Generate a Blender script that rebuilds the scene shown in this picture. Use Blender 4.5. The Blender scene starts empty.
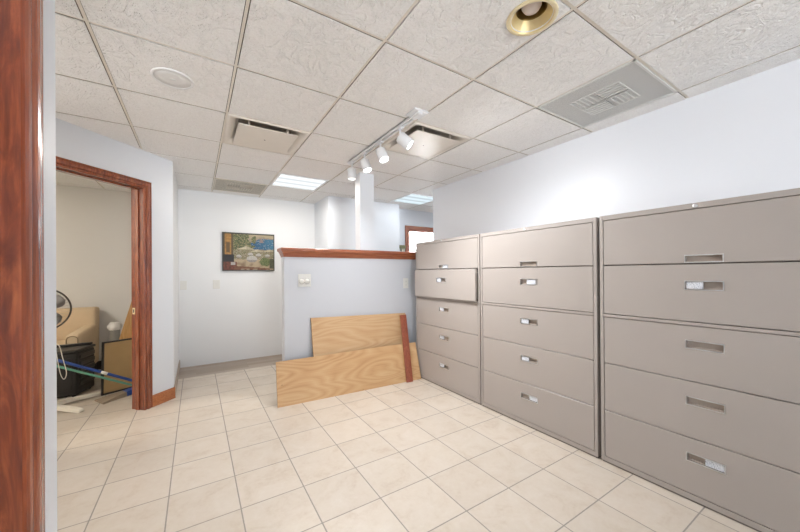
import bpy, bmesh, math, random
from mathutils import Vector, Matrix, noise
random.seed(7)
SC = bpy.context.scene
COL = SC.collection
PI = math.pi
H = 2.4075            # ceiling height

# ------------------------------------------------------------------ materials
def new_mat(name):
    m = bpy.data.materials.new(name); m.use_nodes = True
    nt = m.node_tree; nt.nodes.clear()
    out = nt.nodes.new('ShaderNodeOutputMaterial')
    b = nt.nodes.new('ShaderNodeBsdfPrincipled')
    nt.links.new(b.outputs[0], out.inputs[0])
    return m, nt, b

def N(nt, t, **kw):
    n = nt.nodes.new(t)
    for k, v in kw.items(): setattr(n, k, v)
    return n

def math_node(nt, op, a, b=None, c=None):
    n = N(nt, 'ShaderNodeMath', operation=op)
    for i, v in enumerate((a, b, c)):
        if v is None: continue
        if isinstance(v, (int, float)): n.inputs[i].default_value = v
        else: nt.links.new(v, n.inputs[i])
    return n.outputs[0]

def ramp(nt, fac, stops):
    r = N(nt, 'ShaderNodeValToRGB')
    el = r.color_ramp.elements
    while len(el) < len(stops): el.new(0.5)
    for e, (p, c) in zip(el, stops):
        e.position = p; e.color = (c[0], c[1], c[2], 1)
    nt.links.new(fac, r.inputs[0])
    return r.outputs[0]

def mixc(nt, fac, a, b):
    n = N(nt, 'ShaderNodeMix', data_type='RGBA')
    if isinstance(fac, (int, float)): n.inputs[0].default_value = fac
    else: nt.links.new(fac, n.inputs[0])
    for i, v in ((6, a), (7, b)):
        if isinstance(v, tuple): n.inputs[i].default_value = (v[0], v[1], v[2], 1)
        else: nt.links.new(v, n.inputs[i])
    return n.outputs[2]

def pos(nt):
    return N(nt, 'ShaderNodeNewGeometry').outputs['Position']

def noise_tex(nt, vec, scale, detail=4, rough=0.55, dist=0.0):
    n = N(nt, 'ShaderNodeTexNoise')
    n.inputs['Scale'].default_value = scale; n.inputs['Detail'].default_value = detail
    n.inputs['Roughness'].default_value = rough; n.inputs['Distortion'].default_value = dist
    if vec is not None: nt.links.new(vec, n.inputs['Vector'])
    return n.outputs['Fac']

def mapping(nt, vec, scale=(1, 1, 1), rot=(0, 0, 0), loc=(0, 0, 0)):
    n = N(nt, 'ShaderNodeMapping')
    n.inputs['Scale'].default_value = scale; n.inputs['Rotation'].default_value = rot; n.inputs['Location'].default_value = loc
    nt.links.new(vec, n.inputs['Vector'])
    return n.outputs[0]

def bump(nt, b, h, strength, dist=0.01):
    n = N(nt, 'ShaderNodeBump')
    n.inputs['Strength'].default_value = strength; n.inputs['Distance'].default_value = dist
    nt.links.new(h, n.inputs['Height']); nt.links.new(n.outputs[0], b.inputs['Normal'])

def plain(name, col, rough=0.5, metal=0.0, var=0.04, bscale=120, bstr=0.05, coat=0.0, spec=0.5):
    m, nt, b = new_mat(name)
    tc = N(nt, 'ShaderNodeTexCoord').outputs['Object']
    f = noise_tex(nt, tc, 9, 3)
    dk = tuple(c * (1 - var) for c in col); lt = tuple(min(1, c * (1 + var)) for c in col)
    nt.links.new(mixc(nt, f, dk, lt), b.inputs['Base Color'])
    b.inputs['Roughness'].default_value = rough; b.inputs['Metallic'].default_value = metal
    b.inputs['Specular IOR Level'].default_value = spec
    if coat: b.inputs['Coat Weight'].default_value = coat; b.inputs['Coat Roughness'].default_value = 0.12
    if bstr: bump(nt, b, noise_tex(nt, tc, bscale, 3), bstr, 0.002)
    return m

def emit(name, col, strength):
    m = bpy.data.materials.new(name); m.use_nodes = True
    nt = m.node_tree; nt.nodes.clear()
    out = nt.nodes.new('ShaderNodeOutputMaterial'); e = nt.nodes.new('ShaderNodeEmission')
    e.inputs[0].default_value = (*col, 1); e.inputs[1].default_value = strength
    nt.links.new(e.outputs[0], out.inputs[0])
    return m

def wood(name, dark, mid, light, axis, rough=0.3, coat=0.4, scale=1.0, fig=1.1):
    m, nt, b = new_mat(name)
    p = pos(nt)
    s = [16 * scale] * 3; s[axis] = fig * scale
    f1 = noise_tex(nt, mapping(nt, p, tuple(s)), 2.2, 5, 0.62, 2.0)
    s3 = [34 * scale] * 3; s3[axis] = 1.6 * scale
    f3 = noise_tex(nt, mapping(nt, p, tuple(s3)), 2.0, 3, 0.5, 1.5)
    s2 = [160] * 3; s2[axis] = 5
    f2 = noise_tex(nt, mapping(nt, p, tuple(s2)), 1.0, 3)
    f = math_node(nt, 'ADD', math_node(nt, 'MULTIPLY', f1, 0.5), math_node(nt, 'ADD', math_node(nt, 'MULTIPLY', f2, 0.18), math_node(nt, 'MULTIPLY', f3, 0.32)))
    c = ramp(nt, f, [(0.36, dark), (0.5, mid), (0.63, light)])
    nt.links.new(c, b.inputs['Base Color'])
    b.inputs['Roughness'].default_value = rough
    b.inputs['Coat Weight'].default_value = coat; b.inputs['Coat Roughness'].default_value = 0.15
    bump(nt, b, f2, 0.08, 0.001)
    return m

def plywood(name, cols, seed, knot=None):
    # u = length (object X), v = height (object Z)
    m, nt, b = new_mat(name)
    tc = N(nt, 'ShaderNodeTexCoord').outputs['Object']
    v = mapping(nt, tc, (0.5, 1, 3.0), (0, 0, 0), (seed, seed * 0.7, seed * 0.3))
    f = noise_tex(nt, v, 1.5, 1.2, 0.35, 0.35)
    if knot:
        sep = N(nt, 'ShaderNodeSeparateXYZ'); nt.links.new(tc, sep.inputs[0])
        dx = math_node(nt, 'MULTIPLY', math_node(nt, 'SUBTRACT', sep.outputs[0], knot[0]), 1.6)
        dz = math_node(nt, 'MULTIPLY', math_node(nt, 'SUBTRACT', sep.outputs[2], knot[1]), 5.0)
        d2 = math_node(nt, 'ADD', math_node(nt, 'MULTIPLY', dx, dx), math_node(nt, 'MULTIPLY', dz, dz))
        k = math_node(nt, 'DIVIDE', 0.22, math_node(nt, 'ADD', d2, 0.45))
        f = math_node(nt, 'ADD', f, k)
    rings = math_node(nt, 'MULTIPLY', f, 17.0)
    fr = math_node(nt, 'FRACT', rings)
    tri = math_node(nt, 'ABSOLUTE', math_node(nt, 'SUBTRACT', math_node(nt, 'MULTIPLY', fr, 2.0), 1.0))
    fine = noise_tex(nt, mapping(nt, tc, (2.2, 60, 150)), 1.0, 3)
    big = noise_tex(nt, mapping(nt, tc, (1.0, 1, 2.0), (0, 0, 0), (seed, 0, 0)), 2.0, 2)
    g = math_node(nt, 'ADD', math_node(nt, 'MULTIPLY', tri, 0.24),
                  math_node(nt, 'ADD', math_node(nt, 'MULTIPLY', fine, 0.42), math_node(nt, 'MULTIPLY', big, 0.40)))
    c = ramp(nt, g, [(0.22, cols[0]), (0.5, cols[1]), (0.85, cols[2])])
    spots = noise_tex(nt, mapping(nt, tc, (6, 6, 11), (0, 0, 0), (seed * 3, 1, 2)), 2.0, 1)
    sm = N(nt, 'ShaderNodeMapRange'); sm.inputs[1].default_value = 0.745; sm.inputs[2].default_value = 0.80
    nt.links.new(spots, sm.inputs[0])
    c = mixc(nt, math_node(nt, 'MULTIPLY', sm.outputs[0], 0.7), c, (0.16, 0.075, 0.03))
    nt.links.new(c, b.inputs['Base Color'])
    b.inputs['Roughness'].default_value = 0.5
    bump(nt, b, fine, 0.1, 0.001)
    return m

def floor_tile_mat(name, x0, y0, s):
    m, nt, b = new_mat(name)
    p = pos(nt)
    sep = N(nt, 'ShaderNodeSeparateXYZ'); nt.links.new(p, sep.inputs[0])
    jit = math_node(nt, 'MULTIPLY', math_node(nt, 'SUBTRACT', noise_tex(nt, p, 60, 2), 0.5), 0.0022)
    ms, ids = [], []
    for o, c0 in ((0, x0), (1, y0)):
        t = math_node(nt, 'DIVIDE', math_node(nt, 'SUBTRACT', sep.outputs[o], c0), s)
        ids.append(math_node(nt, 'FLOOR', t))
        fr = math_node(nt, 'FRACT', t)
        d = math_node(nt, 'MULTIPLY', math_node(nt, 'MINIMUM', fr, math_node(nt, 'SUBTRACT', 1.0, fr)), s)
        ms.append(math_node(nt, 'ADD', d, jit))
    d = math_node(nt, 'MINIMUM', ms[0], ms[1])
    mr = N(nt, 'ShaderNodeMapRange'); mr.inputs[1].default_value = 0.0022; mr.inputs[2].default_value = 0.0042
    mr.interpolation_type = 'SMOOTHSTEP'
    nt.links.new(d, mr.inputs[0]); tile = mr.outputs[0]
    comb = N(nt, 'ShaderNodeCombineXYZ'); nt.links.new(ids[0], comb.inputs[0]); nt.links.new(ids[1], comb.inputs[1])
    wn = N(nt, 'ShaderNodeTexWhiteNoise'); nt.links.new(comb.outputs[0], wn.inputs['Vector'])
    off = N(nt, 'ShaderNodeVectorMath', operation='MULTIPLY_ADD')
    nt.links.new(wn.outputs['Color'], off.inputs[0]); off.inputs[1].default_value = (9, 9, 9); nt.links.new(p, off.inputs[2])
    big = noise_tex(nt, off.outputs[0], 6.5, 5, 0.6, 0.8)
    fine = noise_tex(nt, off.outputs[0], 45, 4, 0.7)
    mot = math_node(nt, 'ADD', math_node(nt, 'MULTIPLY', big, 0.7), math_node(nt, 'MULTIPLY', fine, 0.3))
    c = ramp(nt, mot, [(0.28, (0.46, 0.38, 0.30)), (0.47, (0.535, 0.47, 0.395)), (0.70, (0.575, 0.52, 0.455))])
    v = math_node(nt, 'MULTIPLY_ADD', wn.outputs['Value'], 0.07, 0.945)
    vv = N(nt, 'ShaderNodeVectorMath', operation='SCALE'); nt.links.new(c, vv.inputs[0]); nt.links.new(v, vv.inputs['Scale'])
    col = mixc(nt, tile, (0.27, 0.245, 0.22), vv.outputs[0])
    nt.links.new(col, b.inputs['Base Color'])
    r = N(nt, 'ShaderNodeMapRange'); r.inputs[3].default_value = 0.8; r.inputs[4].default_value = 0.34
    nt.links.new(tile, r.inputs[0]); nt.links.new(r.outputs[0], b.inputs['Roughness'])
    hgt = math_node(nt, 'ADD', tile, math_node(nt, 'MULTIPLY', fine, 0.12))
    bump(nt, b, hgt, 0.35, 0.002)
    return m

def plank_mat(name):
    m, nt, b = new_mat(name)
    p = pos(nt)
    br = N(nt, 'ShaderNodeTexBrick')
    br.inputs['Scale'].default_value = 1.0; br.inputs['Brick Width'].default_value = 0.6; br.inputs['Row Height'].default_value = 0.09
    br.inputs['Mortar Size'].default_value = 0.0012
    br.inputs['Color1'].default_value = (0.24, 0.185, 0.14, 1); br.inputs['Color2'].default_value = (0.37, 0.305, 0.245, 1)
    br.inputs['Mortar'].default_value = (0.25, 0.2, 0.16, 1)
    nt.links.new(p, br.inputs['Vector'])
    g = noise_tex(nt, mapping(nt, p, (3, 60, 60)), 1.0, 4)
    c = mixc(nt, math_node(nt, 'MULTIPLY', g, 0.5), br.outputs[0], (0.25, 0.195, 0.145))
    nt.links.new(c, b.inputs['Base Color']); b.inputs['Roughness'].default_value = 0.35
    return m

def ceiling_mat(name):
    m, nt, b = new_mat(name)
    p = pos(nt)
    gouge = noise_tex(nt, mapping(nt, p, (1.0, 0.7, 1)), 8, 3, 0.55, 2.2)
    ridge = math_node(nt, 'ABSOLUTE', math_node(nt, 'SUBTRACT', gouge, 0.5))
    rr = N(nt, 'ShaderNodeMapRange'); rr.inputs[1].default_value = 0.0; rr.inputs[2].default_value = 0.05
    rr.interpolation_type = 'SMOOTHSTEP'
    nt.links.new(ridge, rr.inputs[0])
    fine = noise_tex(nt, p, 90, 4, 0.7)
    pits = noise_tex(nt, p, 170, 2, 0.5)
    pm = N(nt, 'ShaderNodeMapRange'); pm.inputs[1].default_value = 0.66; pm.inputs[2].default_value = 0.72
    nt.links.new(pits, pm.inputs[0])
    base = ramp(nt, fine, [(0.3, (0.85, 0.835, 0.815)), (0.6, (0.93, 0.92, 0.905))])
    c = mixc(nt, math_node(nt, 'MULTIPLY', pm.outputs[0], 0.45), base, (0.42, 0.36, 0.30))
    nt.links.new(c, b.inputs['Base Color']); b.inputs['Roughness'].default_value = 0.9
    b.inputs['Specular IOR Level'].default_value = 0.15
    low = noise_tex(nt, mapping(nt, p, (1.0, 1.6, 1)), 24, 3, 0.6, 0.6)
    hgt = math_node(nt, 'ADD', math_node(nt, 'ADD', math_node(nt, 'MULTIPLY', rr.outputs[0], 0.7), math_node(nt, 'MULTIPLY', low, 0.9)), math_node(nt, 'MULTIPLY', fine, 0.7))
    bump(nt, b, hgt, 0.66, 0.012)
    return m

def wall_mat(name, col, rough=0.42):
    m, nt, b = new_mat(name)
    p = pos(nt)
    f = noise_tex(nt, p, 1.7, 3)
    nt.links.new(mixc(nt, f, tuple(c * 0.985 for c in col), tuple(min(1, c * 1.015) for c in col)), b.inputs['Base Color'])
    b.inputs['Roughness'].default_value = rough
    bump(nt, b, noise_tex(nt, p, 140, 3), 0.05, 0.002)
    return m

def label_mat(name):
    m, nt, b = new_mat(name)
    tc = N(nt, 'ShaderNodeTexCoord').outputs['Object']
    v = mapping(nt, tc, (1, 330, 130))
    f = noise_tex(nt, v, 1.0, 2)
    mr = N(nt, 'ShaderNodeMapRange'); mr.inputs[1].default_value = 0.54; mr.inputs[2].default_value = 0.66
    nt.links.new(f, mr.inputs[0])
    nt.links.new(mixc(nt, mr.outputs[0], (0.62, 0.64, 0.68), (0.16, 0.18, 0.25)), b.inputs['Base Color'])
    b.inputs['Roughness'].default_value = 0.35
    return m

def perforated_mat(name, col):
    m, nt, b = new_mat(name)
    p = pos(nt)
    sep = N(nt, 'ShaderNodeSeparateXYZ'); nt.links.new(p, sep.inputs[0])
    a = math_node(nt, 'SINE', math_node(nt, 'MULTIPLY', sep.outputs[0], 2 * PI / 0.0095))
    c = math_node(nt, 'SINE', math_node(nt, 'MULTIPLY', sep.outputs[1], 2 * PI / 0.0095))
    pr_ = math_node(nt, 'MULTIPLY', a, c)
    mr = N(nt, 'ShaderNodeMapRange'); mr.inputs[1].default_value = 0.15; mr.inputs[2].default_value = 0.45
    nt.links.new(pr_, mr.inputs[0])
    nt.links.new(mixc(nt, mr.outputs[0], col, tuple(x * 0.45 for x in col)), b.inputs['Base Color'])
    b.inputs['Roughness'].default_value = 0.5
    return m

def troffer_mat(name, y0, w, col, hi, lo):
    # three fluorescent tubes glowing through a ribbed lens: emission follows the tubes
    m = bpy.data.materials.new(name); m.use_nodes = True
    nt = m.node_tree; nt.nodes.clear()
    out = nt.nodes.new('ShaderNodeOutputMaterial'); e = nt.nodes.new('ShaderNodeEmission')
    sep = N(nt, 'ShaderNodeSeparateXYZ'); nt.links.new(pos(nt), sep.inputs[0])
    t = math_node(nt, 'FRACT', math_node(nt, 'DIVIDE', math_node(nt, 'SUBTRACT', sep.outputs[1], y0), w / 3))
    d = math_node(nt, 'ABSOLUTE', math_node(nt, 'SUBTRACT', t, 0.5))
    mr = N(nt, 'ShaderNodeMapRange'); mr.inputs[1].default_value = 0.16; mr.inputs[2].default_value = 0.46
    mr.inputs[3].default_value = hi; mr.inputs[4].default_value = lo
    mr.interpolation_type = 'SMOOTHSTEP'
    nt.links.new(d, mr.inputs[0])
    e.inputs[0].default_value = (*col, 1); nt.links.new(mr.outputs[0], e.inputs[1])
    nt.links.new(e.outputs[0], out.inputs[0])
    return m

def glass_mat(name, col=(0.95, 0.97, 0.97), rough=0.05):
    m, nt, b = new_mat(name)
    out = [n for n in nt.nodes if n.type == 'OUTPUT_MATERIAL'][0]; nt.nodes.remove(b)
    tr = N(nt, 'ShaderNodeBsdfTransparent'); tr.inputs[0].default_value = (*col, 1)
    gl = N(nt, 'ShaderNodeBsdfGlossy'); gl.inputs['Roughness'].default_value = rough
    fr = N(nt, 'ShaderNodeFresnel'); fr.inputs[0].default_value = 1.45
    mx = N(nt, 'ShaderNodeMixShader'); nt.links.new(fr.outputs[0], mx.inputs[0])
    nt.links.new(tr.outputs[0], mx.inputs[1]); nt.links.new(gl.outputs[0], mx.inputs[2]); nt.links.new(mx.outputs[0], out.inputs[0])
    return m

def frosted_mat(name, col, f):
    m, nt, b = new_mat(name)
    out = [n for n in nt.nodes if n.type == 'OUTPUT_MATERIAL'][0]
    b.inputs['Base Color'].default_value = (*col, 1); b.inputs['Roughness'].default_value = 0.3
    tr = N(nt, 'ShaderNodeBsdfTransparent'); mx = N(nt, 'ShaderNodeMixShader'); mx.inputs[0].default_value = f
    nt.links.new(tr.outputs[0], mx.inputs[1]); nt.links.new(b.outputs[0], mx.inputs[2]); nt.links.new(mx.outputs[0], out.inputs[0])
    return m

M = {}
M['wall'] = wall_mat('wall_paint', (0.72, 0.75, 0.795))
M['wall_gloss'] = wall_mat('wall_paint_satin', (0.77, 0.79, 0.83), 0.36)
M['wall_hall'] = wall_mat('wall_paint_hall', (0.725, 0.735, 0.745))
M['wall_half'] = wall_mat('wall_paint_lavender', (0.54, 0.557, 0.595))
M['wall_office'] = wall_mat('wall_paint_office', (0.70, 0.685, 0.66))
M['ceiling'] = ceiling_mat('ceiling_tile')
M['tbar'] = plain('ceiling_bar', (0.80, 0.75, 0.67), 0.5, bstr=0)
M['tile_shade'] = plain('tile_edge_shade', (0.27, 0.21, 0.165), 0.9, bstr=0)  # dark colour paints the shade of the reveals beside the grid bars
M['plenum'] = plain('ceiling_gap', (0.10, 0.085, 0.07), 0.9, bstr=0)
TX, TY, TS = 0.1982, 1.911, 0.332
M['floor'] = floor_tile_mat('floor_tile', TX, TY, TS)
M['plank'] = plank_mat('floor_plank')
CH = ((0.10, 0.019, 0.007), (0.25, 0.056, 0.018), (0.37, 0.11, 0.04))
M['cherry_v'] = wood('cherry_wood_upright', *CH, 2, 0.26, 1.0)
M['cherry_fig'] = wood('cherry_wood_figured', (0.07, 0.013, 0.006), (0.19, 0.040, 0.014), (0.36, 0.10, 0.034), 2, 0.3, 0.6, 1.0, 3.4)
M['cherry_x'] = wood('cherry_wood_lengthwise', (0.17, 0.04, 0.015), (0.30, 0.085, 0.035), (0.40, 0.14, 0.06), 0)
M['cherry_d'] = wood('cherry_wood_head', *CH, 0)
M['cherry_base'] = wood('cherry_wood_base', (0.30, 0.085, 0.022), (0.41, 0.135, 0.04), (0.50, 0.19, 0.065), 0)
M['cherry_strip'] = wood('cherry_wood_loose', (0.17, 0.035, 0.015), (0.24, 0.06, 0.028), (0.31, 0.09, 0.045), 2, 0.4, 0.15)
M['ply1'] = plywood('plywood_low', ((0.40, 0.21, 0.085), (0.525, 0.32, 0.155), (0.61, 0.42, 0.235)), 1.3, (0.27, 0.23))
M['ply2'] = plywood('plywood_tall', ((0.45, 0.25, 0.115), (0.55, 0.355, 0.19), (0.63, 0.455, 0.275)), 4.7)
M['ply_edge'] = plain('plywood_edge', (0.22, 0.13, 0.07), 0.8)
M['cab'] = plain('cabinet_enamel', (0.35, 0.312, 0.285), 0.42, var=0.015, bscale=400, bstr=0.06)
M['cab_dark'] = plain('cabinet_shadow_steel', (0.13, 0.11, 0.095), 0.6, bstr=0)
M['pocket'] = plain('handle_pocket', (0.40, 0.34, 0.29), 0.4, bstr=0)
M['chrome'] = plain('brushed_steel', (0.62, 0.63, 0.64), 0.28, 1.0, bstr=0)
M['label'] = label_mat('label_paper')
M['white'] = plain('white_enamel', (0.82, 0.82, 0.82), 0.4, bstr=0)
M['cream'] = plain('cream_enamel', (0.74, 0.69, 0.62), 0.45, bstr=0)
M['trackw'] = plain('track_enamel', (0.76, 0.77, 0.79), 0.4, bstr=0)
M['duct'] = plain('duct_steel', (0.42, 0.38, 0.33), 0.7, bstr=0)
M['dark'] = plain('dark_gap', (0.06, 0.05, 0.045), 0.8, bstr=0)
M['brass'] = plain('brass', (0.82, 0.72, 0.48), 0.35, 0.5, bstr=0)
M['brass_cone'] = plain('brass_reflector', (0.74, 0.60, 0.32), 0.42, 0.55, bstr=0)
M['brass_in'] = plain('brass_inner', (0.22, 0.14, 0.04), 0.35, 0.8, bstr=0)
M['bulb'] = plain('bulb_frost', (0.80, 0.73, 0.71), 0.3, bstr=0)
M['spkgrille'] = plain('speaker_grille', (0.76, 0.75, 0.735), 0.5, bscale=500, bstr=0.3)
M['grille'] = perforated_mat('perforated_steel', (0.60, 0.60, 0.58))
M['grille_w'] = perforated_mat('perforated_steel_cream', (0.47, 0.43, 0.355))
M['vane'] = plain('vane_steel', (0.66, 0.66, 0.64), 0.5, bstr=0)
M['vane_w'] = plain('vane_steel_cream', (0.60, 0.55, 0.47), 0.5, bstr=0)
M['lens'] = emit('lamp_lens', (1.0, 0.985, 0.96), 9)
M['lens_dim'] = emit('lamp_lens_dim', (1.0, 0.97, 0.92), 1.2)
M['plastic'] = plain('white_plastic', (0.68, 0.675, 0.64), 0.35, bstr=0)
M['plastic_g'] = plain('grey_socket', (0.38, 0.37, 0.35), 0.4, bstr=0)
M['upholstery'] = plain('armchair_fabric', (0.62, 0.485, 0.325), 0.85, var=0.06, bscale=300, bstr=0.25)
M['piping'] = plain('armchair_piping', (0.22, 0.15, 0.085), 0.8, bstr=0)
M['blackp'] = plain('black_plastic', (0.018, 0.016, 0.015), 0.42, bstr=0)
M['blacktop'] = plain('black_plastic_top', (0.038, 0.034, 0.03), 0.35, bstr=0)
M['fanwhite'] = plain('fan_white', (0.76, 0.72, 0.63), 0.4, bstr=0)
M['fanring'] = plain('fan_ring', (0.06, 0.05, 0.042), 0.4, bstr=0)
M['fanblade'] = plain('fan_blade', (0.36, 0.34, 0.32), 0.35, bstr=0)
M['wire'] = plain('fan_wire', (0.40, 0.38, 0.35), 0.4, 0.5, bstr=0)
M['blue'] = plain('blue_plastic', (0.012, 0.055, 0.26), 0.35, bstr=0)
M['green'] = plain('green_metal', (0.10, 0.30, 0.21), 0.35, bstr=0)
M['bristle'] = plain('broom_bristle', (0.30, 0.235, 0.17), 0.9, var=0.3, bscale=600, bstr=0.5)
M['cork'] = plain('tan_backing', (0.40, 0.265, 0.12), 0.8, var=0.08)
M['blackframe'] = plain('black_frame', (0.02, 0.016, 0.013), 0.4, bstr=0)
M['stake'] = wood('tan_plank_wood', (0.38, 0.19, 0.06), (0.47, 0.26, 0.09), (0.54, 0.32, 0.12), 2, 0.5, 0.1)
M['bag'] = plain('white_bag', (0.80, 0.78, 0.74), 0.4, bscale=40, bstr=0.6)
M['clear'] = frosted_mat('clear_plastic', (0.55, 0.54, 0.50), 0.45)
M['basedark'] = plain('dark_baseboard', (0.035, 0.025, 0.02), 0.5, bstr=0)
M['basepale'] = wood('pale_wood_base', (0.24, 0.18, 0.135), (0.36, 0.285, 0.225), (0.44, 0.36, 0.29), 1, 0.4, 0.1)
M['olive'] = plain('olive_cap', (0.22, 0.225, 0.11), 0.6, bstr=0)
M['creampost'] = plain('cream_post', (0.62, 0.575, 0.47), 0.5, bstr=0)
M['canvas_edge'] = plain('canvas_edge', (0.05, 0.045, 0.04), 0.7, bstr=0)
M['glass'] = glass_mat('window_glass', (0.97, 0.98, 1.0), 0.02)

# ------------------------------------------------------------------ mesh tools
class MB:
    def __init__(s): s.bm = bmesh.new()
    def _take(s, verts, faces, smooth=False):
        vs = [s.bm.verts.new(v) for v in verts]
        out = []
        for f in faces:
            try:
                fc = s.bm.faces.new([vs[i] for i in f]); fc.smooth = smooth; out.append(fc)
            except ValueError: pass
        return vs, out
    def hexa(s, c, bev=0.0, seg=2):
        # c: 8 corners, bottom ring 0-3, top ring 4-7
        vs, fs = s._take(c, [(3, 2, 1, 0), (4, 5, 6, 7), (0, 1, 5, 4), (1, 2, 6, 5), (2, 3, 7, 6), (3, 0, 4, 7)])
        if bev:
            es = list({e for f in fs for e in f.edges})
            r = bmesh.ops.bevel(s.bm, geom=es, offset=bev, segments=seg, profile=0.6, affect='EDGES')
            if seg > 1:
                for f in r['faces']: f.smooth = True
        return s
    def box(s, x0, y0, z0, x1, y1, z1, bev=0.0, seg=2):
        x0, x1 = sorted((x0, x1)); y0, y1 = sorted((y0, y1)); z0, z1 = sorted((z0, z1))
        return s.hexa([(x0, y0, z0), (x1, y0, z0), (x1, y1, z0), (x0, y1, z0), (x0, y0, z1), (x1, y0, z1), (x1, y1, z1), (x0, y1, z1)], bev, seg)
    def obox(s, o, ex, ey, ez, bev=0.0, seg=2):
        o, ex, ey, ez = map(Vector, (o, ex, ey, ez))
        return s.hexa([o, o + ex, o + ex + ey, o + ey, o + ez, o + ex + ez, o + ex + ey + ez, o + ey + ez], bev, seg)
    def prism(s, poly, vec):
        poly = [Vector(p) for p in poly]; vec = Vector(vec); n = len(poly)
        s._take(poly + [p + vec for p in poly],
                [tuple(range(n))[::-1], tuple(range(n, 2 * n))] + [(i, (i + 1) % n, n + (i + 1) % n, n + i) for i in range(n)])
        return s
    def loft(s, rings, closed=True, caps=True, smooth=False):
        n = len(rings[0]); vs = []; fs = []
        for r in rings: vs += [tuple(p) for p in r]
        for k in range(len(rings) - 1):
            for i in range(n if closed else n - 1):
                j = (i + 1) % n
                fs.append((k * n + i, k * n + j, (k + 1) * n + j, (k + 1) * n + i))
        if caps and closed:
            fs.append(tuple(range(n))[::-1]); fs.append(tuple(range((len(rings) - 1) * n, len(rings) * n)))
        s._take(vs, fs, smooth)
        return s
    def tube(s, pts, r, seg=10, caps=True):
        pts = [Vector(p) for p in pts]
        rr = r if isinstance(r, (list, tuple)) else [r] * len(pts)
        t0 = (pts[1] - pts[0]).normalized()
        ref = Vector((0, 0, 1)) if abs(t0.z) < 0.9 else Vector((1, 0, 0))
        u = t0.cross(ref).normalized(); rings = []
        for i, p in enumerate(pts):
            a = pts[max(0, i - 1)]; b = pts[min(len(pts) - 1, i + 1)]
            t = (b - a).normalized()
            u = (u - t * u.dot(t)).normalized(); v = t.cross(u)
            rings.append([p + (u * math.cos(2 * PI * k / seg) + v * math.sin(2 * PI * k / seg)) * rr[i] for k in range(seg)])
        return s.loft(rings, True, caps, True)
    def lathe(s, prof, o=(0, 0, 0), axis=(0, 0, 1), seg=32, caps=False):
        # prof: (radius, distance along axis)
        a = Vector(axis).normalized(); ref = Vector((0, 0, 1)) if abs(a.z) < 0.9 else Vector((1, 0, 0))
        u = a.cross(ref).normalized(); v = a.cross(u); o = Vector(o)
        rings = [[o + a * h + (u * math.cos(2 * PI * k / seg) + v * math.sin(2 * PI * k / seg)) * max(r, 1e-4) for k in range(seg)] for r, h in prof]
        return s.loft(rings, True, caps, True)
    def torus(s, c, axis, R, r, seg=48, cs=8):
        a = Vector(axis).normalized(); ref = Vector((0, 0, 1)) if abs(a.z) < 0.9 else Vector((1, 0, 0))
        u = a.cross(ref).normalized(); v = a.cross(u); c = Vector(c); vs = []; fs = []
        for i in range(seg):
            d = u * math.cos(2 * PI * i / seg) + v * math.sin(2 * PI * i / seg)
            for k in range(cs):
                th = 2 * PI * k / cs
                vs.append(c + d * (R + r * math.cos(th)) + a * (r * math.sin(th)))
        for i in range(seg):
            for k in range(cs):
                fs.append((i * cs + k, i * cs + (k + 1) % cs, ((i + 1) % seg) * cs + (k + 1) % cs, ((i + 1) % seg) * cs + k))
        s._take(vs, fs, True); return s
    def ball(s, c, r, sx=1, sy=1, sz=1):
        m = Matrix.Translation(c) @ Matrix.Diagonal((sx, sy, sz, 1))
        g = bmesh.ops.create_uvsphere(s.bm, u_segments=18, v_segments=10, radius=r, matrix=m)
        for v in g['verts']:
            for f in v.link_faces: f.smooth = True
        return s
    def build(s, name, mat, parent=None, origin=None):
        bmesh.ops.recalc_face_normals(s.bm, faces=s.bm.faces[:])
        me = bpy.data.meshes.new(name)
        off = Vector(origin) if origin is not None else Vector((0, 0, 0))
        if parent is not None and origin is None:
            off = Vector(parent['_o'])
        if off.length: bmesh.ops.translate(s.bm, verts=s.bm.verts[:], vec=-off)
        s.bm.to_mesh(me); s.bm.free()
        me.materials.append(mat)
        o = bpy.data.objects.new(name, me); COL.objects.link(o)
        if parent is not None:
            o.parent = parent
            o.location = off - Vector(parent['_o'])
        else: o.location = off
        o['_o'] = tuple(off)
        return o

def tag(o, label=None, cat=None, group=None, kind=None):
    if label: o['label'] = label
    if cat: o['category'] = cat
    if group: o['group'] = group
    if kind: o['kind'] = kind
    return o

def thing(name, loc, label, cat, group=None):
    o = bpy.data.objects.new(name, None); COL.objects.link(o)
    o.empty_display_size = 0.1; o.location = loc; o['_o'] = tuple(loc)
    return tag(o, label, cat, group)

def structure(o, label, cat='wall'):
    return tag(o, label, cat, kind='structure')

# ------------------------------------------------------------------ key dimensions
XW = 2.79; YF = 5.24; YP = 3.34; YPB = 3.46; YE = 3.53; XL = -0.195; YB = -4.5
XR = 4.7; YO = 5.78; XO = -3.0
GX, GY, GS = 0.193, 2.0, 0.6096

# ------------------------------------------------------------------ floor
structure(MB().box(XO - 0.1, YB - 0.1, -0.05, XR + 0.1, 4.68, 0.0).box(XO - 0.1, 4.68, -0.05, -0.24, YO + 0.1, 0)
          .build('floor', M['floor']), 'cream ceramic floor tiles with grey grout', 'floor')
structure(MB().box(-0.24, 4.68, -0.05, XR + 0.1, 5.4, 0.0).build('floor_hall', M['plank']),
          'strip of grey brown plank flooring along the far wall', 'floor')

# ------------------------------------------------------------------ walls
def wall(name, poly, label, mat='wall', z0=0.0, z1=H + 0.05):
    return structure(MB().prism([(x, y, z0) for x, y in poly], (0, 0, z1 - z0)).build(name, M[mat]), label)
def rect(x0, y0, x1, y1): return [(x0, y0), (x1, y0), (x1, y1), (x0, y1)]

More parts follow.
